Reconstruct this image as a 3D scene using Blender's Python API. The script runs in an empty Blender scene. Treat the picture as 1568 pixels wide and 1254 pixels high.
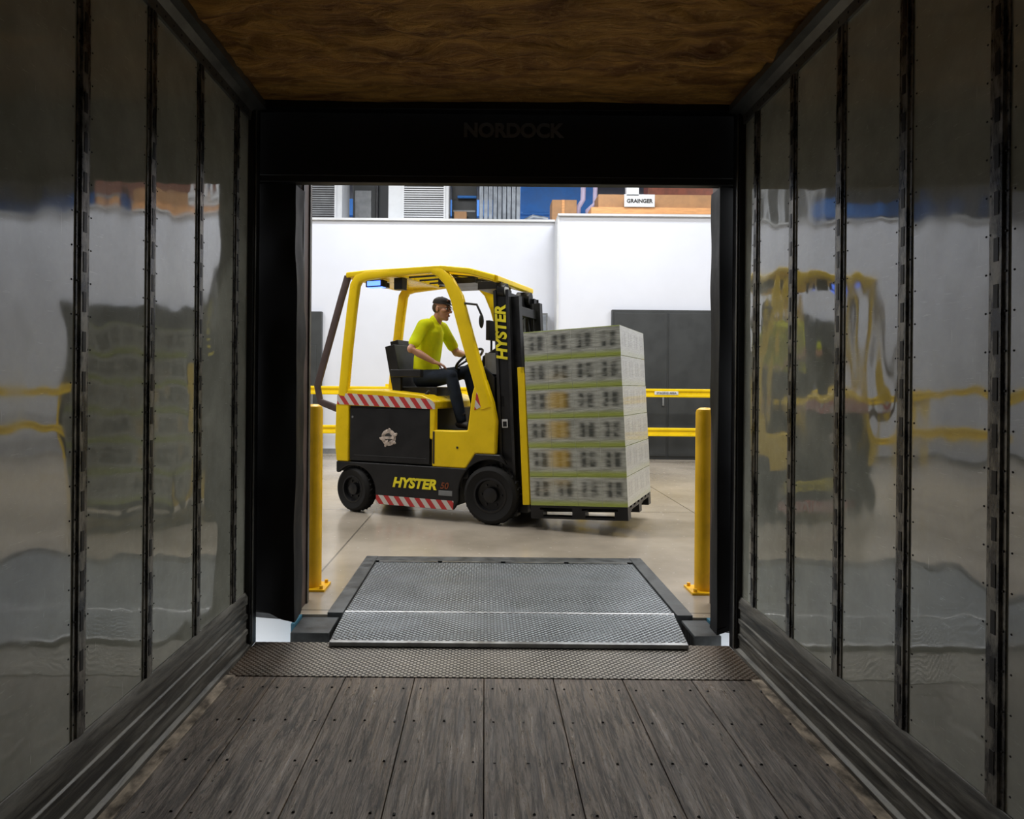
import bpy, bmesh, math, random
from mathutils import Vector, Matrix, noise
random.seed(3)
S=bpy.context.scene
R=math.radians
# ------------------------------------------------------------------ materials
class NT:
    def __init__(s,name):
        s.m=bpy.data.materials.new(name); s.m.use_nodes=True
        s.t=s.m.node_tree; s.b=[n for n in s.t.nodes if n.type=='BSDF_PRINCIPLED'][0]
        s._tc=None
    def n(s,typ,**kw):
        nd=s.t.nodes.new(typ)
        for k,v in kw.items(): setattr(nd,k,v)
        return nd
    def put(s,sock,v):
        if hasattr(v,'node'): s.t.links.new(v,sock)
        else:
            try: sock.default_value=v
            except Exception:
                sock.default_value=tuple(v)+(1,) if len(v)==3 else v
    def set(s,name,v): s.put(s.b.inputs[name],v)
    def co(s,kind='Object'):
        if not s._tc: s._tc=s.n('ShaderNodeTexCoord')
        return s._tc.outputs[kind]
    def math(s,op,a,b=0.0,c=0.0,clamp=False):
        nd=s.n('ShaderNodeMath',operation=op,use_clamp=clamp)
        s.put(nd.inputs[0],a); s.put(nd.inputs[1],b); s.put(nd.inputs[2],c)
        return nd.outputs[0]
    def sep(s,v):
        nd=s.n('ShaderNodeSeparateXYZ'); s.put(nd.inputs[0],v); return nd.outputs
    def scale(s,v,sc,rot=(0,0,0)):
        nd=s.n('ShaderNodeMapping'); s.put(nd.inputs['Vector'],v); nd.inputs['Scale'].default_value=sc
        nd.inputs['Rotation'].default_value=rot
        return nd.outputs[0]
    def noise(s,v,scale=5,detail=4,rough=.55,dist=0):
        nd=s.n('ShaderNodeTexNoise'); s.put(nd.inputs['Vector'],v)
        nd.inputs['Scale'].default_value=scale; nd.inputs['Detail'].default_value=detail
        nd.inputs['Roughness'].default_value=rough; nd.inputs['Distortion'].default_value=dist
        return nd.outputs[0]
    def ramp(s,f,a,b,lo=0.,hi=1.):
        nd=s.n('ShaderNodeMapRange',clamp=True); nd.interpolation_type='SMOOTHSTEP'
        s.put(nd.inputs[0],f)
        for i,v in ((1,a),(2,b),(3,lo),(4,hi)): s.put(nd.inputs[i],v)
        return nd.outputs[0]
    def mix(s,f,a,b):
        nd=s.n('ShaderNodeMix',data_type='RGBA')
        s.put(nd.inputs[0],f)
        for i,v in ((6,a),(7,b)):
            if not hasattr(v,'node'): v=tuple(v)+(1,) if len(v)==3 else v
            s.put(nd.inputs[i],v)
        return nd.outputs[2]
    def bump(s,h,strength=.3,dist=.01,prev=None):
        nd=s.n('ShaderNodeBump'); s.put(nd.inputs['Height'],h)
        nd.inputs['Strength'].default_value=strength; nd.inputs['Distance'].default_value=dist
        if prev is not None: s.put(nd.inputs['Normal'],prev)
        s.put(s.b.inputs['Normal'],nd.outputs[0]); return nd.outputs[0]

def M(name,col,rough=.5,metal=0.,var=.15,vs=6.,bs=0.,bsc=40.,stretch=(1,1,1),spec=.5,emis=None,es=0):
    t=NT(name)
    v=t.scale(t.co(),stretch)
    nf=t.noise(v,vs,5,.6)
    f=t.ramp(nf,.3,.7)
    lo=tuple(c*(1-var) for c in col); hi=tuple(min(1,c*(1+var)) for c in col)
    t.set('Base Color',t.mix(f,lo,hi))
    t.set('Roughness',t.ramp(nf,.25,.75,max(.02,rough*.85),min(1,rough*1.15)))
    t.set('Metallic',metal); t.set('Specular IOR Level',spec)
    if bs: t.bump(t.noise(v,bsc,3),bs,.004)
    if emis: t.set('Emission Color',tuple(emis)+(1,)); t.set('Emission Strength',es)
    return t.m

YEL=M('yellow_paint',(.86,.60,.004),.30,0,.06,4,spec=.35)
YELP=M('bollard_yellow',(.80,.46,.006),.38,0,.12,5,spec=.4)
BLK=M('black_paint',(.010,.010,.011),.38,0,.3,6,spec=.35)
DK=M('dark_steel',(.035,.035,.037),.42,.6,.3,8)
STEEL=M('worn_steel',(.36,.37,.38),.34,.9,.25,9,.15)
RUB=M('rubber',(.010,.010,.010),.75,0,.3,12,.2,60,spec=.3)
SEATM=M('seat_vinyl',(.013,.013,.015),.5,0,.2,10,.15,90,spec=.35)
GREY=M('grey_metal',(.22,.23,.24),.45,.3,.2,5)
WHITE=M('white_enamel',(.62,.64,.66),.4,0,.05,4)
DGREY=M('charcoal_paint',(.034,.038,.040),.5,0,.15,3)
PADM=M('dock_pad_vinyl',(.0045,.0045,.0055),.55,0,.3,4,.3,14,spec=.3)
BROWNM=M('brown_bar',(.07,.045,.04),.5,0,.2,6)
BLUEW=M('blue_wall',(.03,.17,.52),.6,0,.1,4)
CARD=M('cardboard',(.38,.21,.10),.8,0,.12,5)
CRATE=M('crate_wood',(.64,.32,.13),.75,0,.15,5,.1,30,(1,8,8))
GALV=M('galvanized',(.26,.29,.33),.4,.5,.2,7)
COPPER=M('red_duct',(.22,.06,.03),.5,0,.2,7)
CONDUIT=M('conduit',(.42,.36,.50),.5,0,.1,7)
SHIRT=M('hivis_fabric',(.88,1.0,.012),.8,0,.09,9,.7,13,spec=.2)
PANTS=M('dark_denim',(.014,.020,.032),.85,0,.3,9,.6,16,spec=.2)
SKIN=M('skin',(.56,.29,.19),.5,0,.06,20,.05,80)
HAIR=M('hair',(.07,.045,.03),.7,0,.2,60)
CAPM=M('cap_fabric',(.020,.018,.020),.8,0,.2,40)
CAPB=M('cap_brim',(.10,.035,.02),.7,0,.2,40)
LIP=M('lips',(.38,.14,.11),.5)
EYEW=M('eye_white',(.7,.68,.65),.3)
SHOE=M('shoe',(.02,.015,.012),.6)
GLOW=M('blue_lamp',(.1,.3,1),.3,emis=(.10,.22,1),es=2.6)
LEDM=M('headlamp_lens',(.5,.5,.5),.2)
TEXTY=M('lettering_yellow',(.86,.74,.02),.45)
TEXTO=M('lettering_orange',(.22,.05,.012),.5)
TEXTG=M('lettering_grey',(.12,.12,.13),.6)
TEXTD=M('lettering_dark',(.03,.03,.03),.6)
EMB=M('emblem_silver',(.52,.44,.38),.45,.2,.4,30)
RAILA=M('aluminium_rail',(.13,.13,.12),.42,.6,.3,6,.15,30)
EXTW=M('exterior_paint',(.85,.87,.90),.7,0,.05,2)
LBLUE=M('blue_trim',(.04,.16,.24),.6)
FRAMEC=M('dock_frame_steel',(.07,.076,.08),.5,.4,.4,10,.3,30)

def stripes(name,dirx=1):
    t=NT(name); x,y,z=t.sep(t.co())
    a=t.math('ADD',t.math('MULTIPLY',x,8.3),t.math('MULTIPLY',z,-6.5*dirx))
    f=t.math('GREATER_THAN',t.math('FRACT',a),.5)
    t.set('Base Color',t.mix(f,(.60,.57,.53),(.50,.035,.035))); t.set('Roughness',.45); return t.m
STR=stripes('hazard_stripe',-1); STR2=stripes('hazard_stripe_low',-1)

# wall panel of the trailer
t=NT('frp_panel')
v=t.co(); big=t.noise(t.scale(v,(1,1.6,1.0)),1.6,2,.5); scr=t.noise(t.scale(v,(1,2.5,26),(R(12),0,0)),5,4,.7)
scr2=t.noise(t.scale(v,(1,18,1.5),(R(-35),0,0)),4,3,.7)
sp=t.math('MAXIMUM',t.ramp(scr,.62,.70),t.ramp(scr2,.68,.74)); dirt=t.noise(v,3.2,6,.65)
c=t.mix(t.ramp(dirt,.3,.75),(.33,.345,.295),(.49,.505,.44)); c=t.mix(t.math('MULTIPLY',sp,.4),c,(.8,.8,.75))
t.set('Base Color',c); t.set('Roughness',t.ramp(dirt,.35,.8,.035,.11)); t.set('Specular IOR Level',.9); t.set('IOR',1.8)
b=t.bump(big,.30,.03); PANEL=t.m

# slotted steel
t=NT('post_steel'); v=t.co(); nf=t.noise(t.scale(v,(3,3,1)),7,6,.7)
t.set('Base Color',t.mix(t.ramp(nf,.40,.62),(.05,.05,.05),(.30,.29,.26))); t.set('Metallic',.6)
t.set('Roughness',t.ramp(nf,.3,.7,.22,.42)); POST=t.m

# scuff liner
t=NT('scuff_liner'); v=t.co(); nf=t.noise(t.scale(v,(8,.8,8)),3,7,.7,.5)
t.set('Base Color',t.mix(t.ramp(nf,.35,.68),(.05,.05,.046),(.26,.255,.23))); t.set('Metallic',.3)
t.set('Roughness',t.ramp(nf,.3,.7,.32,.6)); t.bump(nf,.4,.006); SCUFF=t.m

# wood planks of trailer
t=NT('trailer_planks'); v=t.co()
g=t.noise(t.scale(v,(17,1.1,1)),2.2,9,.78,1.2); g2=t.noise(t.scale(v,(60,3,1)),3,5,.7); st=t.noise(v,1.7,5,.6)
sc=t.noise(t.scale(v,(13,1.6,1),(0,0,R(24))),3,6,.78,.6); sc2=t.noise(t.scale(v,(14,1.3,1),(0,0,R(-15))),3,6,.78,.6)
sp=t.noise(t.scale(v,(11,1.0,1),(0,0,R(3))),4,7,.8,1.5)
x,y,z=t.sep(v)
bid=t.math('FLOOR',t.math('DIVIDE',t.math('SUBTRACT',x,.009),.315)); br=t.n('ShaderNodeTexWhiteNoise',noise_dimensions='1D'); t.put(br.inputs['W'],bid)
c=t.mix(t.ramp(g,.40,.60),(.045,.031,.022),(.33,.26,.20)); c=t.mix(t.ramp(g2,.55,.75,0,.6),c,(.46,.39,.31))
c=t.mix(t.ramp(st,.48,.72,0,.6),c,(.07,.050,.036)); c=t.mix(t.math('MULTIPLY',br.outputs[0],.4),c,(.10,.075,.058))
scm=t.math('MAXIMUM',t.math('MAXIMUM',t.ramp(sc,.595,.64),t.ramp(sc2,.595,.64)),t.ramp(sp,.57,.61))
c=t.mix(t.math('MULTIPLY',scm,.92),c,(.014,.010,.007))
t.set('Base Color',c); t.set('Roughness',t.ramp(g,.35,.65,.52,.24)); t.set('Specular IOR Level',.85)
b=t.bump(g,.9,.008); b=t.bump(g2,.35,.003,b); t.bump(t.math('SUBTRACT',1,scm),.5,.005,b); WOOD=t.m

def tread(name,k,c0,c1,rust=0.,bst=.8,rough=.35):
    t=NT(name); v=t.co(); x,y,z=t.sep(v)
    a=t.math('SINE',t.math('MULTIPLY',t.math('ADD',x,y),k)); b_=t.math('SINE',t.math('MULTIPLY',t.math('SUBTRACT',x,y),k))
    pr=t.math('MULTIPLY',a,b_)
    h=t.ramp(t.math('ABSOLUTE',pr),.25,.7)
    nf=t.noise(v,4,6,.65)
    c=t.mix(t.ramp(nf,.35,.7),c0,c1)
    c=t.mix(h,c,tuple(min(1,q*4.5) for q in c1))
    if rust:
        ax=t.math('ABSOLUTE',t.math('SUBTRACT',x,.05)); e=t.math('ADD',ax,t.math('MULTIPLY',nf,.5))
        f=t.ramp(e,1.1,1.5,0,.75); c=t.mix(f,c,(.12,.075,.045)); t.set('Metallic',t.math('SUBTRACT',.6,t.math('MULTIPLY',f,.55)))
    else: t.set('Metallic',.75)
    t.set('Base Color',c); t.set('Roughness',t.ramp(nf,.2,.8,rough*.95,rough*1.15)); t.bump(h,bst,.006); return t.m
TREAD1=tread('tread_threshold',98,(.05,.048,.044),(.10,.094,.084),1,.9,.42)
TREAD2=tread('tread_leveler',88,(.06,.068,.075),(.105,.116,.126),0,1.,.38)

# spray foam ceiling
t=NT('spray_foam'); v=t.co(); a=t.noise(t.scale(v,(1,4,2)),3.5,7,.65,.6); b_=t.noise(v,22,5,.7)
c=t.mix(t.ramp(a,.3,.7),(.26,.10,.018),(.80,.41,.08)); c=t.mix(t.ramp(b_,.5,.8,0,.6),c,(.97,.60,.18))
t.set('Base Color',c); t.set('Roughness',.7); q=t.bump(a,1.,.07); t.bump(b_,.6,.01,q); FOAM=t.m

# polished concrete
t=NT('polished_concrete'); v=t.co(); x,y,z=t.sep(v); a=t.noise(v,.7,6,.6); b_=t.noise(v,14,5,.7)
c=t.mix(t.ramp(a,.3,.7),(.28,.245,.195),(.45,.40,.33)); c=t.mix(t.ramp(b_,.4,.8,0,.25),c,(.22,.20,.165))
def joint(s,off,per):
    return t.math('LESS_THAN',t.math('ABSOLUTE',t.math('SUBTRACT',t.math('FRACT',t.math('DIVIDE',t.math('ADD',s,off),per)),.5)),.0022)
j=t.math('MAXIMUM',joint(x,2.85,3.4),joint(y,.9,3.4))
c=t.mix(t.math('MULTIPLY',j,.7),c,(.06,.055,.05))
t.set('Base Color',c); t.set('Roughness',t.ramp(b_,.3,.8,.16,.30)); t.bump(a,.08,.01); CONC=t.m
ROUGHC=M('rough_concrete',(.30,.28,.25),.85,0,.2,6,.3,25)
WALLW=M('white_wall_paint',(.69,.72,.80),.6,0,.02,1.2)
WALLG=M('grey_wall_paint',(.20,.205,.22),.7,0,.08,1.2)
CEILM=M('ceiling_deck',(.35,.35,.36),.7,0,.08,1.2)

# cartons (stretch-wrapped)
t=NT('wrapped_cartons'); v=t.co(); x,y,z=t.sep(v)
h=t.math('ADD',x,t.math('MULTIPLY',y,.85)); cx=t.math('FRACT',t.math('DIVIDE',t.math('ADD',h,.459),.2275)); cz=t.math('FRACT',t.math('DIVIDE',t.math('SUBTRACT',z,.12),.27))
mk=t.math('MULTIPLY',t.math('MULTIPLY',t.ramp(cx,.10,.34),t.ramp(cx,.94,.70)),t.math('MULTIPLY',t.ramp(cz,.28,.36),t.ramp(cz,.88,.76)))
bars=t.math('MULTIPLY',t.ramp(t.math('ABSOLUTE',t.math('SUBTRACT',cx,.50)),.03,.14,.45,1),t.ramp(t.math('ABSOLUTE',t.math('SUBTRACT',cz,.62)),.0,.05,.7,1))
nz=t.noise(t.scale(v,(5,5,12)),2,2,.5)
nfine=t.noise(t.scale(v,(3,3,22)),2,4,.6)
mk=t.math('MULTIPLY',t.math('MULTIPLY',mk,bars),t.ramp(nz,.30,.60,.40,1))
c=t.mix(t.ramp(nfine,.3,.7),(.30,.31,.27),(.50,.51,.46)); c=t.mix(t.math('MULTIPLY',mk,.9),c,(.04,.045,.04))
og=t.math('MULTIPLY',t.math('MULTIPLY',t.ramp(x,.16,.27),t.ramp(x,.44,.34)),t.math('MULTIPLY',t.ramp(z,.25,.45),t.ramp(z,1.4,1.1)))
og=t.math('MULTIPLY',og,t.math('MULTIPLY',t.ramp(cz,.2,.4),t.ramp(cz,.97,.8)))
c=t.mix(t.math('MULTIPLY',og,.6),c,(.62,.40,.04))
yb=t.math('MAXIMUM',t.ramp(cz,.26,.06),t.ramp(cz,.93,1.0))
c=t.mix(t.math('MULTIPLY',yb,.8),c,(.34,.42,.03))
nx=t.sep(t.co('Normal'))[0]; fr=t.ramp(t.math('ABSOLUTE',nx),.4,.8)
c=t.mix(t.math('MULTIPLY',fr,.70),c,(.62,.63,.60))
t.set('Base Color',c); t.set('Roughness',.26); t.set('Coat Weight',.4)
t.bump(t.noise(t.scale(v,(3,3,14)),5,3),.4,.010); CART=t.m

# ------------------------------------------------------------------ mesh builder
class MB:
    def __init__(s,T=None):
        s.bm=bmesh.new(); s.mats=[]; s.T=T or Matrix.Identity(4)
    def mi(s,m):
        if m not in s.mats: s.mats.append(m)
        return s.mats.index(m)
    def mesh(s,vs,fs,m):
        i=s.mi(m); bv=[s.bm.verts.new(s.T@Vector(v)) for v in vs]
        for f in fs:
            try: fc=s.bm.faces.new([bv[k] for k in f]); fc.material_index=i
            except ValueError: pass
    def box(s,x0,x1,y0,y1,z0,z1,m,X=None):
        vs=[Vector((x,y,z)) for x in(x0,x1) for y in(y0,y1) for z in(z0,z1)]
        if X: vs=[X@v for v in vs]
        s.mesh(vs,[(0,1,3,2),(4,6,7,5),(0,4,5,1),(2,3,7,6),(0,2,6,4),(1,5,7,3)],m)
    def prism(s,pts,y0,y1,m,ax='xz'):
        def P(a,b,c):
            return (a,c,b) if ax=='xz' else ((c,a,b) if ax=='yz' else (a,b,c))
        n=len(pts); vs=[P(a,b,y0) for a,b in pts]+[P(a,b,y1) for a,b in pts]
        fs=[tuple(range(n)),tuple(range(2*n-1,n-1,-1))]+[(i,i+n,(i+1)%n+n,(i+1)%n) for i in range(n)]
        s.mesh(vs,fs,m)
    def sweep(s,path,rad,m,seg=12,side=(0,1,0),sq=2.,closed=False,caps=True):
        path=[Vector(p) for p in path]; n=len(path); side=Vector(side)
        if not isinstance(rad,(list,)): rad=[rad]*n
        vs=[]
        for i,p in enumerate(path):
            if closed: d=path[(i+1)%n]-path[i-1]
            else: d=path[min(i+1,n-1)]-path[max(i-1,0)]
            d.normalize(); a=side-d*side.dot(d)
            if a.length<1e-3: a=d.orthogonal()
            a.normalize(); b=d.cross(a)
            r=rad[i]; ra,rb=(r if isinstance(r,(tuple,list)) else (r,r))
            for k in range(seg):
                th=2*math.pi*k/seg; cc,ss=math.cos(th),math.sin(th); e=2/sq
                vs.append(p+a*ra*math.copysign(abs(cc)**e,cc)+b*rb*math.copysign(abs(ss)**e,ss))
        fs=[]
        for i in range(n if closed else n-1):
            j=(i+1)%n
            for k in range(seg): fs.append((i*seg+k,i*seg+(k+1)%seg,j*seg+(k+1)%seg,j*seg+k))
        if caps and not closed: fs+= [tuple(range(seg-1,-1,-1)),tuple((n-1)*seg+k for k in range(seg))]
        s.mesh(vs,fs,m)
    def cyl(s,p0,p1,r,m,seg=24,r1=None):
        s.sweep([p0,p1],[r,r if r1 is None else r1],m,seg,side=(.3,.9,.1))
    def ell(s,c,r,m,rot=None,u=20,v=12):
        c=Vector(c); X=(rot.to_4x4() if rot else Matrix.Identity(4)); vs=[];fs=[]
        for i in range(v+1):
            ph=math.pi*i/v
            for k in range(u):
                th=2*math.pi*k/u
                vs.append(c+X@Vector((r[0]*math.sin(ph)*math.cos(th),r[1]*math.sin(ph)*math.sin(th),r[2]*math.cos(ph))))
        for i in range(v):
            for k in range(u): fs.append((i*u+k,(i+1)*u+k,(i+1)*u+(k+1)%u,i*u+(k+1)%u))
        s.mesh(vs,fs,m)
    def limb(s,path,rad,m,side=(0,1,0),seg=16):
        s.sweep(path,rad,m,seg,side)
        for p,r in zip(path,rad):
            q=r if isinstance(r,(tuple,list)) else (r,r); mm=min(q)
            s.ell(p,(mm,mm,mm),m,u=14,v=8)
    def lathe(s,prof,c,m,seg=36,rotz=0):
        vs=[];fs=[];n=len(prof);Z=Matrix.Rotation(rotz,4,'Z')
        for k in range(seg):
            th=2*math.pi*k/seg
            for r,y in prof: vs.append(Vector(c)+Z@Vector((r*math.cos(th),y,r*math.sin(th))))
        for k in range(seg):
            for i in range(n-1): fs.append((k*n+i,k*n+i+1,((k+1)%seg)*n+i+1,((k+1)%seg)*n+i))
        s.mesh(vs,fs,m)
    def finish(s,name,parent=None,bevel=0,mw=None,remesh=0,smooth=0,ang=38):
        bmesh.ops.remove_doubles(s.bm,verts=s.bm.verts,dist=1e-5) if remesh else None
        bmesh.ops.recalc_face_normals(s.bm,faces=s.bm.faces)
        me=bpy.data.meshes.new(name); s.bm.to_mesh(me); s.bm.free()
        for m in s.mats: me.materials.append(m)
        for p in me.polygons: p.use_smooth=True
        if not remesh:
            try: me.set_sharp_from_angle(angle=R(ang))
            except Exception: pass
        o=bpy.data.objects.new(name,me); S.collection.objects.link(o)
        if mw is not None: o.matrix_world=mw
        if parent: o.parent=parent
        if bevel:
            b=o.modifiers.new('b','BEVEL'); b.width=bevel; b.segments=2; b.limit_method='ANGLE'; b.angle_limit=R(40)
        if remesh:
            r=o.modifiers.new('r','REMESH'); r.mode='VOXEL'; r.voxel_size=remesh; r.use_smooth_shade=True
            if smooth:
                q=o.modifiers.new('s','SMOOTH'); q.factor=.5; q.iterations=smooth
        return o
def empty(name,mw=None):
    e=bpy.data.objects.new(name,None); S.collection.objects.link(e); e.empty_display_size=.2
    if mw is not None: e.matrix_world=mw
    return e
def text(name,body,size,m,mat4,parent=None,shear=0,off=0.,ext=.002,sx=1.):
    c=bpy.data.curves.new(name,'FONT'); c.body=body; c.size=size; c.align_x='CENTER'; c.align_y='CENTER'
    c.shear=shear; c.offset=off; c.extrude=ext; c.materials.append(m)
    o=bpy.data.objects.new(name,c); S.collection.objects.link(o)
    if parent: o.parent=parent
    o.matrix_local=mat4@Matrix.Diagonal((sx,1,1,1)); return o
TR=Matrix.Translation
def RX(a): return Matrix.Rotation(R(a),4,'X')
def RY(a): return Matrix.Rotation(R(a),4,'Y')
def RZ(a): return Matrix.Rotation(R(a),4,'Z')

# ------------------------------------------------------------------ trailer
XL,XR,YE,YB,ZC=-1.197,1.303,3.62,-5.0,2.76
def wall(name,xw,sg,posts):
    b=MB()
    b.box(min(xw,xw+sg*.06),max(xw,xw+sg*.06),YB,YE,0,ZC+.05,PANEL)
    for py in posts:
        i=-sg
        def bx(y0,y1,d,z0,z1,m): b.box(min(xw,xw+i*d),max(xw,xw+i*d),y0,y1,z0,z1,m)
        bx(py-.034,py+.034,.004,.285,2.69,POST)
        bx(py-.018,py+.018,.010,.285,2.69,POST)
        z=.36
        while z<2.62:
            bx(py-.008,py+.008,.0115,z,z+.060,BLK); z+=.118
        for dy in(-.027,.027):
            z=.33
            while z<2.66:
                b.sweep([(xw+i*.003,py+dy,z),(xw+i*.007,py+dy,z)],[.004,.0025],DK,6,side=(0,1,0)); z+=.1
        for dy in(-.050,.050):
            z=.33
            while z<2.66:
                b.sweep([(xw,py+dy,z),(xw+i*.002,py+dy,z)],[.0032,.002],DK,6,side=(0,1,0)); z+=.1
    return b.finish(name)
postsL=[3.40-.432*k for k in range(19)]; postsR=[3.415-.404*k for k in range(20)]
wall('wall_left',XL,-1,postsL); wall('wall_right',XR,1,postsR)
for nm,xw,i in(('baseboard_left',XL,1),('baseboard_right',XR,-1)):
    b=MB(); prof=[(0,0),(.030,0),(.030,.02),(.013,.03),(.013,.072),(.020,.078),(.020,.098),(.012,.104),(.012,.148),(.019,.154),(.019,.174),(.011,.18),(.011,.221),(.018,.227),(.018,.262),(.006,.285),(0,.285)]
    b.prism([(xw+i*a,z) for a,z in prof],YB,YE-.02,SCUFF); b.finish(nm,bevel=.0015)
for nm,xw,i in(('trim_roof_left',XL,1),('trim_roof_right',XR,-1)):
    b=MB(); prof=[(0,2.66),(.012,2.66),(.016,2.70),(.04,2.725),(.075,2.73),(.075,2.765),(0,2.765)]
    b.prism([(xw+i*a,z) for a,z in prof],YB,YE-.01,RAILA)
    y=YE-.1
    while y>0:
        b.ell((xw+i*.013,y,2.68),(.004,.006,.006),DK,u=6,v=4); y-=.07
    b.finish(nm)
# floor boards
b=MB()
xs=[XL+.04,-.936,-.621,-.306,.009,.324,.639,.954,XR-.04]
for a,c in zip(xs[:-1],xs[1:]): b.box(a+.0018,c-.0018,YB,3.235,-.05,0,WOOD)
b.finish('floor_trailer',bevel=.002)
b=MB()
for a,c in zip(xs[:-1],xs[1:]):
    for fx in(.12,.5,.88):
        y=3.12
        while y>.9:
            b.cyl((a+(c-a)*fx,y+random.uniform(-.01,.01),-.001),(a+(c-a)*fx,y,.0012),.005,BLK,8); y-=.305
b.finish('floor_screws')
b=MB(); b.box(XL,XR,YB,YE,-.16,-.052,DK); b.finish('floor_subframe')
DEB=M('worn_edge',(.40,.34,.27),.8,0,.8,14,.6,60,(1,.6,1))
for nm,x0,x1 in(('trim_floor_left',XL,XL+.04),('trim_floor_right',XR-.04,XR)):
    b=MB(); b.box(x0-(.0 if x0<0 else .035),x1+(.035 if x0<0 else 0),YB,3.235,-.05,.006,DEB); b.finish(nm,bevel=.002)
b=MB(); b.box(XL+.031,XR-.031,3.237,3.66,-.05,.004,TREAD1); b.finish('threshold_plate')
# foam ceiling
b=MB(); nx,ny=90,330; vs=[];fs=[]
for j in range(ny+1):
    y=YB+(YE-YB)*j/ny
    for i in range(nx+1):
        x=XL+(XR-XL)*i/nx
        h=.035*noise.noise(Vector((x*1.2,y*5,0)))+.024*noise.noise(Vector((x*5,y*12,3)))+.014*noise.noise(Vector((x*14,y*22,9)))
        lath=.06*max(0,math.sin(y*2*math.pi/.58+.8*noise.noise(Vector((x*1.5,0,y)))))**5
        fade=min(1,max(.12,(YE-y)/.4))
        vs.append((x,y,ZC+.015+(h-lath*.6*(1+noise.noise(Vector((x*4,y*2,7)))))*fade))
for j in range(ny):
    for i in range(nx):
        k=j*(nx+1)+i; fs.append((k,k+1,k+nx+2,k+nx+1))
b.mesh(vs,fs,FOAM); b.finish('ceiling_trailer',ang=80)
b=MB(); b.box(XL-.06,XR+.06,YB,YE,ZC+.09,ZC+.14,DK); b.finish('roof_trailer')
b=MB(); b.box(XL-.06,XR+.06,YB-.06,YB,-.15,ZC+.12,PANEL); b.finish('wall_trailer_nose')
# rear frame of trailer
b=MB()
b.box(XL-.06,XL+.028,YE-.05,YE+.05,.0,ZC+.1,BLK); b.box(XR-.028,XR+.06,YE-.05,YE+.05,.0,ZC+.1,BLK)
b.box(XL+.028,XR-.028,YE-.02,YE+.05,2.735,ZC+.1,BLK)
for x in(XL+.03,XR-.036):
    b.box(x,x+.006,YE-.04,YE-.02,.02,2.73,RAILA)
b.finish('trailer_door_frame',bevel=.004)

# ------------------------------------------------------------------ dock seal
def pad(name,x0,x1,y0,y1,z0,z1,seed,amp=.02,inner=0):
    b=MB(); nz=90; nu=12
    ring=[]
    for k in range(nu): ring.append((x0+(x1-x0)*k/nu,y0))
    for k in range(nu): ring.append((x1,y0+(y1-y0)*k/nu))
    for k in range(nu): ring.append((x1-(x1-x0)*k/nu,y1))
    for k in range(nu): ring.append((x0,y1-(y1-y0)*k/nu))
    n=len(ring); vs=[];cx,cy=(x0+x1)/2,(y0+y1)/2
    for j in range(nz+1):
        z=z0+(z1-z0)*j/nz
        for (x,y) in ring:
            q=amp*noise.noise(Vector((x*6+seed,y*6,z*1.6)))+amp*.5*noise.noise(Vector((x*12+seed,y*9,z*4)))
            dy=-1 if abs(y-y0)<1e-6 else (1 if abs(y-y1)<1e-6 else 0)
            dx=-1 if abs(x-x0)<1e-6 else (1 if abs(x-x1)<1e-6 else 0)
            zz=z+ (.03*math.sin((x-x0)*14)+.02 if j<2 else 0)
            vs.append((x+dx*q*.6,y+dy*q*1.0,zz))
    fs=[(j*n+k,j*n+(k+1)%n,(j+1)*n+(k+1)%n,(j+1)*n+k) for j in range(nz) for k in range(n)]
    fs+=[tuple(range(n-1,-1,-1)),tuple(nz*n+k for k in range(n))]
    b.mesh(vs,fs,PADM); return b.finish(name,ang=60)
pad('dock_seal_pad',-1.75,-.985,3.71,3.86,.10,2.38,1,.028)
pad('dock_seal_pad',1.225,1.95,3.71,3.84,.02,2.38,9,.028)
b=MB(); b.box(-1.75,1.95,3.69,3.75,2.385,3.5,PADM)
b.box(-1.75,1.95,3.683,3.69,2.385,2.42,BLK); b.box(-1.75,1.95,3.75,4.12,2.56,3.5,PADM)
hd=b.finish('dock_seal_header',bevel=.01)
text('header_lettering','NORDOCK',.098,TEXTG,TR((.136,3.681,2.655))@RX(90),hd,off=.004,sx=1.02)
# dock wall
b=MB()
b.box(-9,-1.08,4.13,4.35,-1.25,6.6,WALLG); b.box(1.41,11,4.13,4.35,-1.25,6.6,WALLG)
b.box(-1.08,1.41,4.13,4.35,2.72,6.6,WALLG); b.box(-1.08,1.41,4.13,4.35,-1.25,-.45,EXTW)
b.finish('wall_front')
b=MB(); b.box(-3,-1.06,4.118,4.128,-1.25,-.01,EXTW); b.box(1.32,3,4.118,4.128,-1.25,-.01,EXTW)
b.box(-1.065,-1.045,3.95,4.118,-.3,.0,LBLUE);b.box(1.30,1.32,3.95,4.118,-.3,.0,LBLUE)
b.finish('dock_face_panel')
b=MB(); 
b.box(-1.10,-1.076,4.14,4.40,0,2.7,BROWNM); b.box(-1.078,-1.066,4.16,4.19,0,2.7,DK); b.box(-1.078,-1.066,4.32,4.35,0,2.7,RAILA)
b.box(1.405,1.43,4.14,4.40,0,2.7,BROWNM); b.box(1.395,1.406,4.2,4.23,0,2.7,DK)
b.finish('trim_door_track')
# bumpers
for x0,x1 in((-1.04,-.83),(1.15,1.295)):
    b=MB()
    for k in range(5): b.box(x0+.004,x1-.004,3.86+.05*k,3.905+.05*k,-.35,-.03,RUB)
    b.box(x0,x1,3.85,4.112,-.03,-.012,FRAMEC); b.box(x0,x1,3.845,3.857,-.12,-.012,FRAMEC)
    b.cyl((x0+.01,3.88,-.2),(x1-.01,3.88,-.2),.012,STEEL,10)
    b.finish('dock_bumper',bevel=.004)
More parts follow.
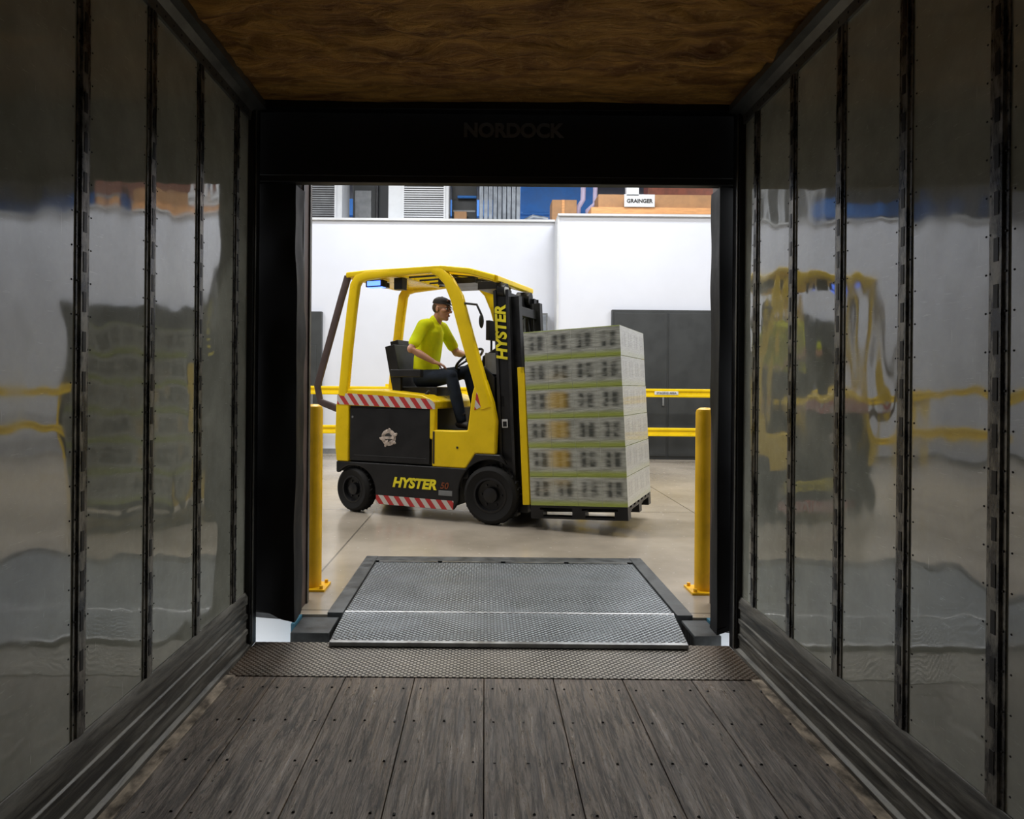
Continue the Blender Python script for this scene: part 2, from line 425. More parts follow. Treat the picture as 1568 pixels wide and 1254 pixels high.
# leveler
e=empty('dock_leveler')
b=MB(); b.box(-.80,1.12,4.14,5.32,-.03,.006,TREAD2); 
b.mesh([(-.803,4.14,.010),(1.115,4.14,.010),(1.045,3.60,.028),(-.775,3.60,.028),(-.803,4.14,-.015),(1.115,4.14,-.015),(1.045,3.60,.010),(-.775,3.60,.010)],
 [(0,1,2,3),(7,6,5,4),(0,4,5,1),(1,5,6,2),(2,6,7,3),(3,7,4,0)],TREAD2)
b.finish('deck_and_lip',e)
b=MB(); b.mesh([(-.776,3.625,.0295),(1.046,3.625,.0295),(1.045,3.597,.0285),(-.775,3.597,.0285),(-.776,3.625,.012),(1.046,3.625,.012),(1.045,3.597,.008),(-.775,3.597,.008)],[(0,1,2,3),(7,6,5,4),(0,4,5,1),(1,5,6,2),(2,6,7,3),(3,7,4,0)],STEEL)
b.cyl((-.80,4.14,.004),(1.115,4.14,.004),.012,STEEL,12)
for k in range(4):
    x=-.78+k*.475; b.box(x,x+.44,5.325,5.36,-.02,.010,STEEL)
b.finish('hinge_bars',e)
b=MB()
b.box(-.90,-.81,4.12,5.50,-.45,.012,FRAMEC); b.box(1.13,1.22,4.12,5.50,-.45,.012,FRAMEC); b.box(-.81,1.13,5.37,5.50,-.45,.010,FRAMEC)
b.box(-.81,1.13,4.16,5.37,-.45,-.40,BLK)
b.box(-.81,-.802,4.14,5.36,-.4,.002,BLK)
b.finish('pit_frame',e,bevel=.003)

# ------------------------------------------------------------------ warehouse shell
b=MB(); b.box(-9,-.90,4.12,18.6,-.45,0,CONC); b.box(1.22,11,4.12,18.6,-.45,0,CONC); b.box(-.90,1.22,5.50,18.6,-.45,0,CONC); b.finish('floor')
b=MB(); b.box(-9,11,18.4,18.6,0,6.6,WALLG); b.finish('wall_back')
b=MB(); b.box(-9.2,-9,4.13,18.6,-.45,6.6,WALLG); b.finish('wall_left_warehouse')
b=MB(); b.box(11,11.2,4.13,18.6,-.45,6.6,WALLG); b.finish('wall_right_warehouse')
b=MB(); b.box(-9.2,11.2,4.13,18.6,6.6,6.8,CEILM); b.finish('ceiling')
b=MB(); b.box(-9,1.345,13.8,18.4,0,4.53,WALLW); b.finish('wall_office_left')
b=MB(); b.box(1.345,11,13.3,18.4,0,4.53,WALLW); b.finish('wall_office_right')
b=MB(); b.box(1.335,1.345,13.29,13.8,0,4.53,WHITE); b.box(1.345,1.375,13.28,13.3,0,4.53,WHITE); b.finish('trim_corner')
b=MB(); b.box(-9,1.335,13.77,13.8,0,.10,GREY); b.box(1.38,2.30,13.27,13.3,0,.10,GREY); b.finish('baseboard_back')
b=MB(); b.box(-9,1.335,13.74,13.86,4.53,4.57,WHITE);b.box(1.345,11,13.24,13.36,4.53,4.57,WHITE); b.finish('trim_parapet')
b=MB(); b.box(2.36,5.6,13.2,13.299,.0,2.78,DGREY)
for x in(2.40,3.42,4.44): b.box(x,x+.98,13.185,13.2,.06,2.72,DGREY); b.box(x+.9,x+.93,13.15,13.185,1.0,1.2,GREY)
b.finish('door_1',bevel=.004)
b=MB(); b.box(-4.2,-3.15,13.7,13.799,0,2.75,DGREY); b.box(-4.1,-3.25,13.69,13.7,.05,2.1,DGREY); b.box(-3.4,-3.3,13.65,13.69,.95,1.15,GREY);b.finish('door_2',bevel=.004)
b=MB(); b.box(.75,1.2,13.62,13.799,2.1,2.75,GREY); b.box(.78,1.17,13.61,13.62,2.14,2.71,GALV); b.finish('electrical_panel',bevel=.01)
# guard rail
b=MB()
for z in(1.24,.55):
    b.box(-7,9,12.55,12.60,z-.075,z+.075,YEL)
    b.box(-7,9,12.53,12.55,z-.07,z-.03,YEL); b.box(-7,9,12.53,12.55,z+.03,z+.07,YEL)
for x in(-5.0,-1.7,1.75,5.2,8.4):
    b.box(x-.06,x+.06,12.60,12.72,0,1.36,YEL); b.box(x-.12,x+.12,12.52,12.8,0,.015,YEL)
b.box(3.0,3.42,12.522,12.53,1.21,1.27,WHITE)
gr=b.finish('guard_rail',bevel=.006)
text('rail_label','STAGING AREA',.05,TEXTD,TR((3.21,12.519,1.24))@RX(90),gr)
# bollards
for x in(-1.117,1.447):
    b=MB(); prof=[(.0,1.205),(.03,1.203),(.052,1.19),(.058,1.17),(.058,.012)]
    vs=[];fs=[];sg=28
    for r,z in prof:
        for k in range(sg): vs.append((x+r*math.cos(2*math.pi*k/sg),4.66+r*math.sin(2*math.pi*k/sg),z))
    for i in range(len(prof)-1):
        for k in range(sg): fs.append((i*sg+k,i*sg+(k+1)%sg,(i+1)*sg+(k+1)%sg,(i+1)*sg+k))
    b.mesh(vs,fs,YELP); b.box(x-.1,x+.1,4.56,4.76,0,.014,YELP)
    for dx in(-.075,.075):
        for dy in(-.075,.075): b.cyl((x+dx,4.66+dy,.01),(x+dx,4.66+dy,.035),.012,YELP,8)
    b.finish('safety_bollard')
# ------------------------------------------------------------------ mezzanine stuff
Z0=4.535
def louver(name,x0,x1,y,z1,body,gx0,gx1,gm):
    b=MB(); b.box(x0,x1,y,y+.8,Z0,z1,body)
    z=4.62
    while z<z1-.1:
        b.box(gx0,gx1,y-.02,y+.01,z,z+.022,gm); z+=.045
    for x in (gx0,gx1): b.box(x-.02,x+.02,y-.025,y,4.6,z1-.05,body)
    b.box(gx0,gx1,y-.004,y,4.6,z1-.06,DK)
    b.finish(name,bevel=.008)
louver('hvac_condenser',-4.2,-2.92,14.4,5.7,WHITE,-3.9,-3.05,GREY)
louver('hvac_condenser',-1.98,-.76,14.4,5.7,WHITE,-1.68,-.84,WHITE)
b=MB(); b.box(-2.85,-2.05,15.2,15.9,Z0,5.8,DGREY); b.box(-2.8,-2.45,15.18,15.2,4.6,5.5,GREY)
b.cyl((-2.3,15.0,Z0),(-2.3,15.0,6.2),.04,DK,12); b.cyl((-2.9,15.0,4.8),(-2.0,15.0,4.8),.035,DK,12); b.finish('control_cabinet',bevel=.01)
b=MB(); 
for k in range(9): b.box(-.14+k*.095,-.14+k*.095+.085,14.6,15.3,Z0,6.0,GALV)
b.finish('sheet_metal_duct',bevel=.015)
b=MB(); b.box(.75,2.4,15.6,16.4,Z0,5.9,BLUEW); b.box(.75,2.4,15.57,15.6,5.1,5.16,BLUEW); b.finish('storage_cabinet',bevel=.015)
b=MB(); b.box(-.72,-.2,15,15.5,Z0,5.7,DGREY); b.box(-.7,-.22,14.985,15,5.0,5.05,GREY); b.cyl((-.6,14.9,5.3),(-.2,14.9,5.3),.03,BLUEW,10); b.box(-.66,-.4,14.7,14.95,Z0,4.95,CARD); b.finish('control_cabinet',bevel=.01)
b=MB(); b.box(1.31,1.80,14.1,14.6,Z0,5.05,CARD); b.box(1.50,1.56,14.09,14.1,Z0,5.05,CRATE); b.finish('cardboard_box',bevel=.01)
b=MB()
b.sweep([(1.85,14.3,Z0),(1.86,14.3,4.95),(1.95,14.3,5.1),(1.98,14.3,6.4)],.05,CONDUIT,12); b.sweep([(2.05,14.35,Z0),(2.05,14.35,4.9),(2.2,14.35,5.05),(2.22,14.35,6.4)],.045,CONDUIT,12)
b.sweep([(.7,14.3,4.62),(.95,14.3,4.75),(1.25,14.3,4.7)],.05,GALV,12); b.finish('conduit_pipes')
b=MB(); b.box(2.0,4.7,13.5,14.1,4.575,4.76,CRATE); b.box(2.15,4.5,13.6,14.1,4.76,5.03,CARD)
b.box(2.02,4.68,13.48,13.5,4.6,4.64,CARD)
b.box(2.62,3.2,13.47,13.48,4.76,5.00,WHITE); b.box(2.66,2.9,13.47,13.6,4.97,5.2,WHITE); sg=b.finish('wooden_crate',bevel=.006)
text('sign_lettering','GRAINGER',.10,TEXTD,TR((2.91,13.465,4.87))@RX(90),sg,off=.003)
b=MB(); b.box(3.3,5.4,14.5,14.9,Z0,5.6,COPPER); b.box(3.3,5.4,14.47,14.5,5.0,5.08,GREY); b.finish('metal_duct_box',bevel=.01)
b=MB(); b.box(-9,11,17.4,17.6,5.5,5.9,BLUEW)
for k in range(8): b.box(-8+2.4*k,-7.9+2.4*k,17.4,17.6,Z0,6.6,BLUEW)
b.finish('roof_beam')

# ------------------------------------------------------------------ forklift
YAW=-23.5
FM=TR((.272,7.294,0))@RZ(YAW)
F=empty('forklift',FM)
def arc(cx,cz,r,a0,a1,n=10): return [(cx+r*math.cos(R(a0+(a1-a0)*k/n)),cz+r*math.sin(R(a0+(a1-a0)*k/n))) for k in range(n+1)]
b=MB()
prof=[(-1.77,.53),(-1.77,.42)]+arc(-1.55,.235,.262,140,8,12)+[(-1.28,.11),(-.40,.11),(-.335,.20)]+arc(0,.29,.335,186,60,12)+[(.10,.68),(-.16,.68),(-.26,.53)]
b.prism(prof,-.53,-.47,BLK); b.prism(prof,.47,.53,BLK)
b.box(-1.77,-.25,-.47,.47,.42,.53,BLK); b.box(-1.25,-.42,-.47,.47,.13,.53,BLK); b.box(-.3,.1,-.30,.30,.2,.7,BLK); b.box(-1.77,-1.2,-.28,.28,.2,.53,BLK)
b.finish('chassis',F,bevel=.012)
b=MB()
b.prism([(-1.62,.53),(-1.77,.53),(-1.79,.70),(-1.78,1.12),(-1.74,1.24),(-1.62,1.26)],-.53,.53,YEL)
b.box(-1.62,-.62,-.50,.50,.53,1.14,BLK)
b.prism([(-1.64,1.12),(-.60,1.10),(-.60,1.18),(-.75,1.24),(-1.2,1.285),(-1.64,1.29)],-.53,.53,YEL)
for y0,y1 in((-.53,-.46),(.46,.53)):
    b.prism([(-.63,.53),(-.26,.53),(-.16,.68),(.05,.68),(.06,1.0),(.02,1.18),(-.06,1.40),(-.15,1.42),(-.20,1.25),(-.245,.90),(-.40,.895),(-.63,.895)],y0,y1,YEL)
    b.box(-.66,-.60,y0,y1,.8,1.13,YEL)
b.box(-.63,-.2,-.46,.46,.55,.88,BLK)
b.finish('body_panels',F,bevel=.014)
b=MB()
for sy in(-1,1):
    y0,y1=sorted((sy*.50,sy*.525)); b.box(-1.60,-.66,y0,y1,.55,1.09,BLK)
b.box(-1.55,-.7,-.528,-.525,.6,.605,DK); b.cyl((-1.57,-.53,1.0),(-1.57,-.52,1.0),.012,GREY,10)
b.box(-.62,-.60,-.534,-.53,.56,.88,DK)
b.box(-.55,-.40,-.535,-.53,.25,.30,GREY); b.box(-.36,-.34,-.536,-.53,.72,.74,DK)
b.prism([(-.30,.88),(-.20,1.45),(-.12,1.52),(.0,1.42),(.02,.7),(-.30,.7)],-.44,.44,BLK)
b.sweep([(-.20,-.30,1.45),(-.16,-.32,1.62),(-.02,-.32,1.70)],.02,BLK,10)
b.box(-.12,.03,-.40,-.16,1.45,1.66,GREY)
b.finish('side_and_dash_panels',F,bevel=.008)
b=MB()
sp=[(-1.76,1.13),(-1.76,1.235),(-1.62,1.245),(-.66,1.20),(-.60,1.16),(-.60,1.10)]
b.prism(sp,-.5345,-.531,STR); b.prism(sp,.531,.5345,STR)
b.prism([(-1.27,.115),(-1.27,.205),(-.385,.205),(-.39,.115)],-.5345,-.531,STR2)
b.prism([(-.17,1.10),(-.08,1.14),(-.05,1.24),(-.15,1.27)],-.5345,-.531,STR2)
b.finish('hazard_tape',F)
# overhead guard
b=MB()
for y in(-.5,.5):
    p=[(-1.70,1.22),(-1.655,1.7),(-1.60,2.15),(-1.565,2.38),(-1.52,2.45),(-1.42,2.475),(-1.0,2.485),(-.66,2.49),(-.56,2.46),(-.47,2.37),(-.38,2.20),(-.26,1.80),(-.13,1.40),(-.05,1.12)]
    b.sweep([(x,y,z) for x,z in p],[(.037,.056)]*6+[(.035,.035)]*2+[(.037,.055)]*2+[(.037,.068)]*4,YEL,16,sq=4)
    b.sweep([(-1.66,y,2.49),(-1.4,y,2.50),(-.55,y,2.50),(-.25,y,2.455),(.02,y,2.375)],(.035,.030),YEL,12,sq=4)
for x,z,r in((-1.65,2.485,.04),(-1.08,2.48,.04),(-.56,2.49,.035),(.02,2.37,.035)):
    b.sweep([(x,-.5,z),(x,.5,z)],(r,.03),YEL,12,side=(1,0,0),sq=4)
b.box(-1.64,-1.10,-.48,.48,2.46,2.505,YEL)
for k in range(8):
    y=-.40+k*.115
    b.sweep([(-1.08,y,2.475),(-.56,y,2.48),(-.25,y,2.44),(.02,y,2.36)],(.01,.02),BLK if k%2 else YEL,8,sq=4)
b.sweep([(-1.45,-.1,2.45),(-1.45,-.1,2.40)],.05,BLK,12); b.box(-.72,-.3,-.25,.3,2.38,2.44,BLK)
b.finish('overhead_guard',F)
b=MB(); b.sweep([(-1.66,-.5,2.48),(-1.74,-.5,2.25),(-2.04,-.5,1.32),(-2.0,-.5,1.15),(-1.77,-.5,1.08)],(.02,.04),BROWNM,10,sq=4)
b.finish('rear_guard_bar',F)
b=MB(); b.box(-1.44,-1.24,-.50,-.40,2.355,2.425,BLK); b.box(-1.42,-1.26,-.506,-.50,2.365,2.415,GLOW); b.box(-1.43,-1.25,-.49,-.41,2.35,2.356,GLOW)
b.box(-1.16,-1.06,-.40,-.30,2.33,2.45,BLK)
b.cyl((.03,-.40,2.27),(.10,-.40,2.26),.07,BLK,18); b.cyl((.10,-.40,2.26),(.105,-.40,2.26),.06,LEDM,18); b.box(.0,.05,-.42,-.38,2.27,2.37,BLK)
b.cyl((-.05,.30,2.27),(.10,.30,2.26),.07,BLK,18); b.box(-.25,-.05,-.30,.1,2.30,2.38,BLK)
b.sweep([(-.35,-.50,2.15),(-.15,-.54,2.12),(-.1,-.54,2.02)],.012,BLK,8); b.ell((-.10,-.54,1.96),(.015,.05,.07),BLK)
b.box(-.20,-.16,-.2,.02,1.80,2.0,BLK); b.sweep([(-.18,-.1,1.5),(-.18,-.1,1.85)],.012,BLK,8)
b.finish('lamps_and_mirror',F,bevel=.004)
# mast
TT=TR((.42,0,.12))@RY(-3)@TR((-.42,0,-.12))
b=MB(TT)
for y0,y1 in((-.43,-.33),(.33,.43)):
    b.box(.10,.24,y0,y1,.10,2.28,BLK)
    s_=1 if y0>0 else -1
    a0,a1=sorted((s_*.43,s_*.445)); b.box(.09,.12,a0,a1,.10,2.28,DK); b.box(.22,.25,a0,a1,.10,2.28,DK)
    a0,a1=sorted((s_*.27,s_*.35)); b.box(.22,.32,a0,a1,.12,2.22,DK)
    b.cyl((.14,s_*.25,.15),(.14,s_*.25,1.7),.04,BLK,14); b.cyl((.14,s_*.25,1.7),(.14,s_*.25,2.2),.022,STEEL,12)
    b.box(.25,.27,s_*.2-.01,s_*.2+.01,.4,2.2,DK)
for z in(.25,1.15,2.18): b.box(.10,.16,-.43,.43,z,z+.11,BLK)
for z in(1.75,2.05): b.box(.22,.28,-.33,.33,z,z+.09,BLK)
b.cyl((.20,0,.2),(.20,0,1.35),.055,BLK,18); b.cyl((.20,0,1.35),(.20,0,1.9),.03,STEEL,14)
b.sweep([(.12,-.12,.5),(.05,-.12,1.2),(.10,-.12,1.95),(.22,-.12,2.1),(.27,-.12,1.7),(.29,-.12,.8)],.014,RUB,8)
b.sweep([(.12,.12,.5),(.05,.12,1.2),(.10,.12,1.95),(.22,.12,2.1),(.27,.12,1.7),(.29,.12,.8)],.014,RUB,8)
b.box(.13,.19,-.447,-.443,.95,1.03,WHITE); b.box(.14,.18,-.449,-.446,.96,1.01,BLK)
b.finish('mast',F,bevel=.004)
b=MB(TT)
for z in(.22,.62): b.box(.33,.375,-.48,.48,z,z+.12,BLK)
for y in(-.50,.44): b.box(.33,.40,y,y+.06,.22,1.52,YEL)
for y in(-.28,-.1,.08,.26): b.box(.37,.395,y,y+.025,.3,1.50,BLK)
b.box(.36,.40,-.5,.5,1.46,1.52,BLK)
for y in(-.33,.21):
    b.prism([(.375,.75),(.375,.13),(1.30,.145),(1.30,.16),(.42,.185),(.405,.75)],y,y+.12,BLK)
b.finish('carriage_and_forks',F,bevel=.004)
# wheels
def wheel(b,c,Ro,w,rz=0.,side=-1):
    s_=side; ri=Ro*.60
    p=[(ri,-w/2*.8),(Ro*.86,-w/2),(Ro*.96,-w/2*.82),(Ro,-w/2*.6),(Ro,w/2*.6),(Ro*.96,w/2*.82),(Ro*.86,w/2),(ri,w/2*.8),(ri,-w/2*.8)]
    b.lathe(p,c,RUB,40,rz)
    p=[(ri+.004,s_*w*.42),(ri*.9,s_*w*.43),(ri*.85,s_*w*.18),(ri*.45,s_*w*.15),(ri*.42,s_*w*.38),(ri*.15,s_*w*.42),(0.001,s_*w*.42)]
    b.lathe(p,c,BLK,30,rz)
    p=[(ri+.004,-s_*w*.42),(0.001,-s_*w*.3)]; b.lathe(p,c,BLK,20,rz)
    Z=Matrix.Rotation(rz,4,'Z')
    for k in range(6):
        th=k*math.pi/3; q=Z@Vector((ri*.62*math.cos(th),s_*w*.16,ri*.62*math.sin(th))); q2=Z@Vector((ri*.62*math.cos(th),s_*w*.24,ri*.62*math.sin(th)))
        b.cyl(Vector(c)+q,Vector(c)+q2,.011,DK,8)
    for k in range(28):
        th=2*math.pi*k/28; 
        for yy in(-w*.27,w*.27):
            q=Z@Vector((Ro*math.cos(th),yy,Ro*math.sin(th))); q2=Z@Vector((Ro*math.cos(th+.07),yy*.3,Ro*math.sin(th+.07)))
            b.sweep([Vector(c)+q*1.0,Vector(c)+q2*1.0],.009,RUB,6)
b=MB(); wheel(b,(0,-.45,.285),.28,.20,0,-1); wheel(b,(0,.45,.285),.28,.20,0,1)
b.cyl((0,-.4,.285),(0,.4,.285),.07,BLK,16)
wheel(b,(-1.57,-.43,.24),.235,.17,R(-12),-1); wheel(b,(-1.57,.43,.24),.235,.17,R(-14),1)
b.cyl((-1.57,-.4,.24),(-1.57,.4,.24),.05,BLK,16)
b.finish('wheels',F)
# seat + steering
b=MB()
b.box(-1.18,-.72,-.26,.26,1.16,1.32,SEATM); b.box(-1.12,-.75,-.30,.30,1.08,1.17,BLK)
b.box(-.06,.06,-.24,.24,0,.50,SEATM,X=TR((-1.20,0,1.27))@RY(-12))
b.box(-.05,.05,-.13,.13,.44,.56,SEATM,X=TR((-1.20,0,1.27))@RY(-12))
b.box(-1.22,-.86,-.36,-.29,1.42,1.50,SEATM); b.box(-1.2,-1.1,-.35,-.30,1.2,1.45,SEATM)
b.box(-1.15,-.80,.29,.36,1.42,1.50,SEATM)
b.sweep([(-1.05,-.36,1.2),(-.85,-.37,1.17),(-.75,-.36,1.28)],.02,SEATM,8)
b.finish('seat',F,bevel=.035)
WC=Vector((-.50,.06,1.62)); WN=(RY(-38)@Vector((0,0,1))).normalized() 
b=MB(); u_=Vector((0,1,0)); w_=WN.cross(u_).normalized()
ring=[WC+u_*.17*math.cos(2*math.pi*k/32)+w_*.17*math.sin(2*math.pi*k/32) for k in range(32)]
b.sweep(ring,.014,BLK,10,side=WN,closed=True)
for k in range(3):
    a=2*math.pi*k/3; b.sweep([WC,WC+u_*.17*math.cos(a)+w_*.17*math.sin(a)],.012,BLK,8)
b.cyl(WC-WN*.02,WC+WN*.02,.04,BLK,16); b.sweep([WC,Vector((-.30,.06,1.40)),Vector((-.24,.06,1.1))],.035,BLK,12)
b.finish('steering_wheel',F)
text('side_lettering','HYSTER',.135,TEXTY,TR((-.83,-.535,.345))@RX(90),F,shear=.25,off=.006,sx=1.05)
text('model_lettering','50',.09,TEXTO,TR((-.49,-.535,.345))@RX(90),F,shear=.25,off=.001)
text('mast_lettering','HYSTER',.150,TEXTY,TT@TR((.165,-.449,1.86))@RX(90)@RZ(90),F,shear=.2,off=.006,sx=1.0)
b=MB()
b.lathe([(.001,-.003),(.085,-.003),(.085,.0),(.001,.0)],(-1.13,-.527,.80),EMB,24)
for a in(20,70,130,200,250,310): b.ell((-1.13+.07*math.cos(R(a)),-.53,.80+.06*math.sin(R(a))),(.045,.005,.018),EMB,rot=Matrix.Rotation(R(-a*1.7),4,'Y'))
b.lathe([(.001,-.005),(.045,-.005),(.045,.0)],(-1.13,-.528,.80),TEXTD,20)
b.box(-1.20,-1.06,-.537,-.53,.785,.81,EMB)
b.finish('emblem',F)

# ------------------------------------------------------------------ load
LM=FM@TR((.425,0,.105))@RY(-3)
b=MB()
for y in(-.54,-.37,-.20,-.03,.14,.31,.45): b.box(0,.91,y,y+.09,.10,.12,BLK)
for x in(0,.40,.82): b.box(x,x+.09,-.54,.54,.08,.10,BLK)
for x in(0,.40,.79):
    for y in(-.54,-.05,.42): b.box(x,x+.12,y,y+.12,.018,.08,BLK)
for y in(-.54,-.05,.42): b.box(0,.91,y,y+.12,.0,.018,BLK)
b.finish('shipping_pallet',mw=LM)
b=MB()
for k in range(6):
    dx=random.uniform(-.006,.006)
    for i in range(4):
        for j in range(3):
            b.box(i*.2275+.0003+dx,(i+1)*.2275-.0003+dx,-.54+j*.36+.0003,-.54+(j+1)*.36-.0003,.1205+k*.27,.1205+(k+1)*.27-.003,CART)
b.finish('carton_stack',mw=LM,bevel=.0015)

# ------------------------------------------------------------------ driver
D=empty('forklift_driver',FM)
V=Vector
hipR,hipL=V((-.98,-.10,1.405)),V((-.98,.10,1.405))
kR,kL=V((-.585,-.20,1.435)),V((-.55,.15,1.49)); aR,aL=V((-.465,-.20,.985)),V((-.42,.15,1.02))
b=MB()
b.limb([V((-1.0,0,1.40)),V((-.99,0,1.50)),V((-.985,0,1.60))],[(.165,.12),(.165,.115),(.15,.105)],PANTS)
for h,k,a in((hipR,kR,aR),(hipL,kL,aL)):
    mid=h.lerp(k,.5); b.limb([h,mid,k,k.lerp(a,.12),k.lerp(a,.45),a],[.100,.088,.068,.066,.066,.055],PANTS)
b.finish('trousers',D,remesh=.011,smooth=4)
shR,shL=V((-.925,-.185,1.965)),V((-.89,.185,1.965)); eR,eL=V((-1.0,-.31,1.715)),V((-.76,.28,1.70)); wR,wL=V((-.80,-.19,1.585)),V((-.585,.16,1.665))
b=MB()
b.limb([V((-.985,0,1.50)),V((-.975,0,1.62)),V((-.945,0,1.78)),V((-.915,0,1.92)),V((-.905,0,1.99))],[(.170,.135),(.168,.138),(.172,.130),(.175,.112),(.10,.075)],SHIRT,seg=24)
b.limb([V((-.905,-.12,1.985)),shR],[.065,.07],SHIRT); b.limb([V((-.905,.12,1.985)),shL],[.065,.07],SHIRT)
b.limb([shR,shR.lerp(eR,.35),shR.lerp(eR,.72)],[.07,.066,.064],SHIRT); b.limb([shL,shL.lerp(eL,.35),shL.lerp(eL,.72)],[.07,.066,.064],SHIRT)
b.limb([V((-.895,0,2.0)),V((-.885,0,2.035))],[.07,.062],SHIRT)
b.finish('shirt',D,remesh=.010,smooth=3)
def hand(b,w,f,palmn,grip):
    f=f.normalized(); p=(palmn-f*palmn.dot(f)).normalized(); sd=f.cross(p)
    b.sweep([w,w+f*.03,w+f*.06,w+f*.09],[(.026,.020),(.036,.018),(.041,.016),(.040,.013)],SKIN,14,side=sd)
    L=[.068,.078,.072,.056]
    for k in range(4):
        o=w+f*.085+sd*(.030-.020*k)
        pts=[o]; ang=0
        for seg_,fr in enumerate((.45,.30,.25)):
            ang+=grip*(.5 if seg_==0 else 1.); dd=f*math.cos(ang)+p*math.sin(ang); pts.append(pts[-1]+dd*L[k]*fr)
        b.limb(pts,[.0095,.009,.0085,.0075],SKIN,side=sd,seg=10)
    o=w+f*.03+sd*.030
    b.limb([o,o+f*.025+sd*.02+p*.012,o+f*.05+sd*.018+p*.03,o+f*.07+sd*.01+p*.045],[.014,.012,.010,.008],SKIN,side=f,seg=10)
b=MB()
b.limb([shR.lerp(eR,.5),eR,eR.lerp(wR,.35),wR],[.048,.043,.041,.026],SKIN)
hand(b,wR,V((.75,.35,-.28)),V((-.1,.1,-1)),.35)
b.finish('arm_right',D,remesh=.0045,smooth=2)
b=MB()
b.limb([shL.lerp(eL,.5),eL,eL.lerp(wL,.35),wL],[.048,.043,.041,.026],SKIN)
hand(b,wL,V((.8,-.35,.25)),V((.3,-.2,-1)),1.0)
b.finish('arm_left',D,remesh=.0045,smooth=2)
# head
HM=TR((-.80,0,2.155))@RZ(-8)@RY(8)
b=MB(HM)
b.ell((-.012,0,.035),(.098,.077,.092),SKIN); b.ell((.022,0,-.04),(.072,.060,.078),SKIN); b.ell((.068,0,-.10),(.028,.028,.022),SKIN)
b.ell((.03,0,-.085),(.06,.05,.035),SKIN)
b.limb([(.088,0,.028),(.106,0,.0),(.118,0,-.022)],[.010,.012,.015],SKIN); 
for s_ in(-1,1):
    b.ell((.106,s_*.012,-.027),(.012,.010,.009),SKIN); b.ell((-.008,s_*.079,-.008),(.020,.009,.032),SKIN,rot=Matrix.Rotation(R(-12),4,'Y'))
    b.ell((.055,s_*.045,-.018),(.03,.022,.022),SKIN)
b.ell((.080,0,.032),(.018,.052,.012),SKIN); b.ell((.090,0,-.062),(.014,.026,.012),SKIN)
b.limb([(-.02,0,-.06),(-.045,0,-.11),(-.075,0,-.17)],[.056,.056,.066],SKIN,seg=18)
b.finish('head',D,remesh=.0055,smooth=2)
b=MB(HM)
b.ell((.100,0,-.060),(.010,.022,.0045),LIP); b.ell((.099,0,-.069),(.010,.019,.005),LIP)
for s_ in(-1,1):
    b.ell((.083,s_*.032,.006),(.012,.014,.009),EYEW); b.ell((.093,s_*.032,.006),(.004,.006,.006),BLK)
    b.ell((.092,s_*.032,.026),(.008,.02,.004),HAIR)
    ringp=[(.108-abs(math.cos(2*math.pi*k/16))*.004,s_*(.033+.024*math.cos(2*math.pi*k/16)),.004+.017*math.sin(2*math.pi*k/16)) for k in range(16)]
    b.sweep(ringp,.002,BLK,6,side=(1,0,0),closed=True)
    b.sweep([(.104,s_*.058,.010),(.06,s_*.078,.012),(.0,s_*.086,.010)],.002,BLK,6)
b.sweep([(.108,-.01,.006),(.108,.01,.006)],.002,BLK,6)
b.finish('face_details',D)
b=MB(HM)
b.ell((-.032,0,.012),(.084,.079,.074),HAIR); b.finish('hair',D)
b=MB(HM)
vs=[];fs=[];u=28
for i in range(9):
    ph=(math.pi/2)*i/8
    for k in range(u):
        th=2*math.pi*k/u; vs.append((-.012+.106*math.sin(ph)*math.cos(th)-.006*math.cos(ph),.086*math.sin(ph)*math.sin(th),.050+.080*(math.cos(ph)**.8 if math.cos(ph)>0 else 0)))
for i in range(8):
    for k in range(u): fs.append((i*u+k,(i+1)*u+k,(i+1)*u+(k+1)%u,i*u+(k+1)%u))
b.mesh(vs,fs,CAPM)
b.ell((.115,0,.054),(.085,.066,.006),CAPM,rot=Matrix.Rotation(R(5),4,'Y')); b.ell((-.018,0,.131),(.010,.010,.004),CAPM)
b.ell((.070,0,.088),(.022,.032,.022),CAPB)
b.finish('cap',D)
b=MB()
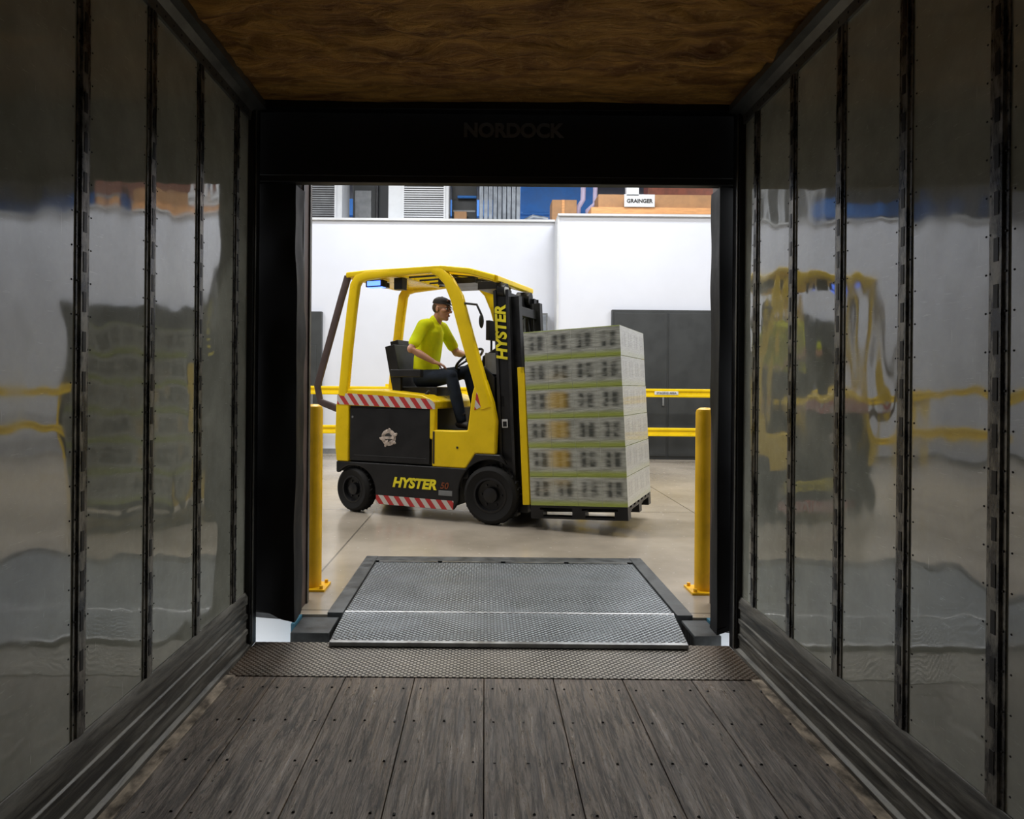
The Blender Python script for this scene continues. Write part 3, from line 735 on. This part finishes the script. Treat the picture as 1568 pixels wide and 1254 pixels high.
for a in(aR,aL):
    b.limb([a+V((-.03,0,-.045)),a+V((.05,0,-.055)),a+V((.13,0,-.068)),a+V((.19,0,-.075))],[(.036,.040),(.043,.038),(.045,.028),(.035,.02)],SHOE)
    b.limb([a+V((0,0,.05)),a+V((0,0,-.04))],[.048,.042],SHOE)
b.finish('boots',D,remesh=.007,smooth=2)

# ------------------------------------------------------------------ ceiling lights
def lamp(x,y,power,z=6.46,sx=1.5,sy=.6,col=(1,.98,.95)):
    b=MB(); b.box(x-sx/2-.03,x+sx/2+.03,y-sy/2-.03,y+sy/2+.03,z+.03,z+.1,WHITE); o=b.finish('ceiling_light')
    l=bpy.data.lights.new('led_panel','AREA'); l.shape='RECTANGLE'; l.size=sx; l.size_y=sy; l.energy=power; l.color=col
    lo=bpy.data.objects.new('led_panel',l); S.collection.objects.link(lo); lo.location=(x,y,z+.02); lo.parent=o
for x in(-6,-2,2,6):
    for y in(6,9.0,12): lamp(x+.3,y,(97 if y>11 else 140),col=(.93,.96,1) if y>11 else (1,.97,.93))
for x in(-5,0,5): lamp(x,16,75)
b=MB(); b.box(-.15,.25,-2.6,-2.4,2.60,2.64,WHITE); o=b.finish('trailer_fill_light')  # housing for an added fill light behind the camera, not a known fixture
l=bpy.data.lights.new('fill_area','AREA'); l.shape='RECTANGLE'; l.size=.4; l.size_y=.2; l.energy=11; l.color=(1,.97,.88)  # added fill to brighten the trailer interior
lo=bpy.data.objects.new('fill_area',l); S.collection.objects.link(lo); lo.location=(.05,-2.5,2.595); lo.parent=o

# outdoors
b=MB(); b.box(-15,15,-12,4.13,-1.35,-1.25,ROUGHC); b.finish('ground_exterior')
W=bpy.data.worlds.new('World'); S.world=W; W.use_nodes=True
W.node_tree.nodes['Background'].inputs[0].default_value=(.92,.96,1,1); W.node_tree.nodes['Background'].inputs[1].default_value=3.2

# ------------------------------------------------------------------ camera
c=bpy.data.cameras.new('camera'); c.sensor_width=36; c.lens=36*1110/1600; c.shift_x=.0269; c.shift_y=-.0225; c.clip_start=.05
co=bpy.data.objects.new('camera',c); S.collection.objects.link(co); co.location=(0,0,1.33); co.rotation_euler=(R(90),R(-.5),0)
S.camera=co
try:
    S.view_settings.view_transform='Standard'; S.view_settings.look='None'
except Exception as ex: print(ex)
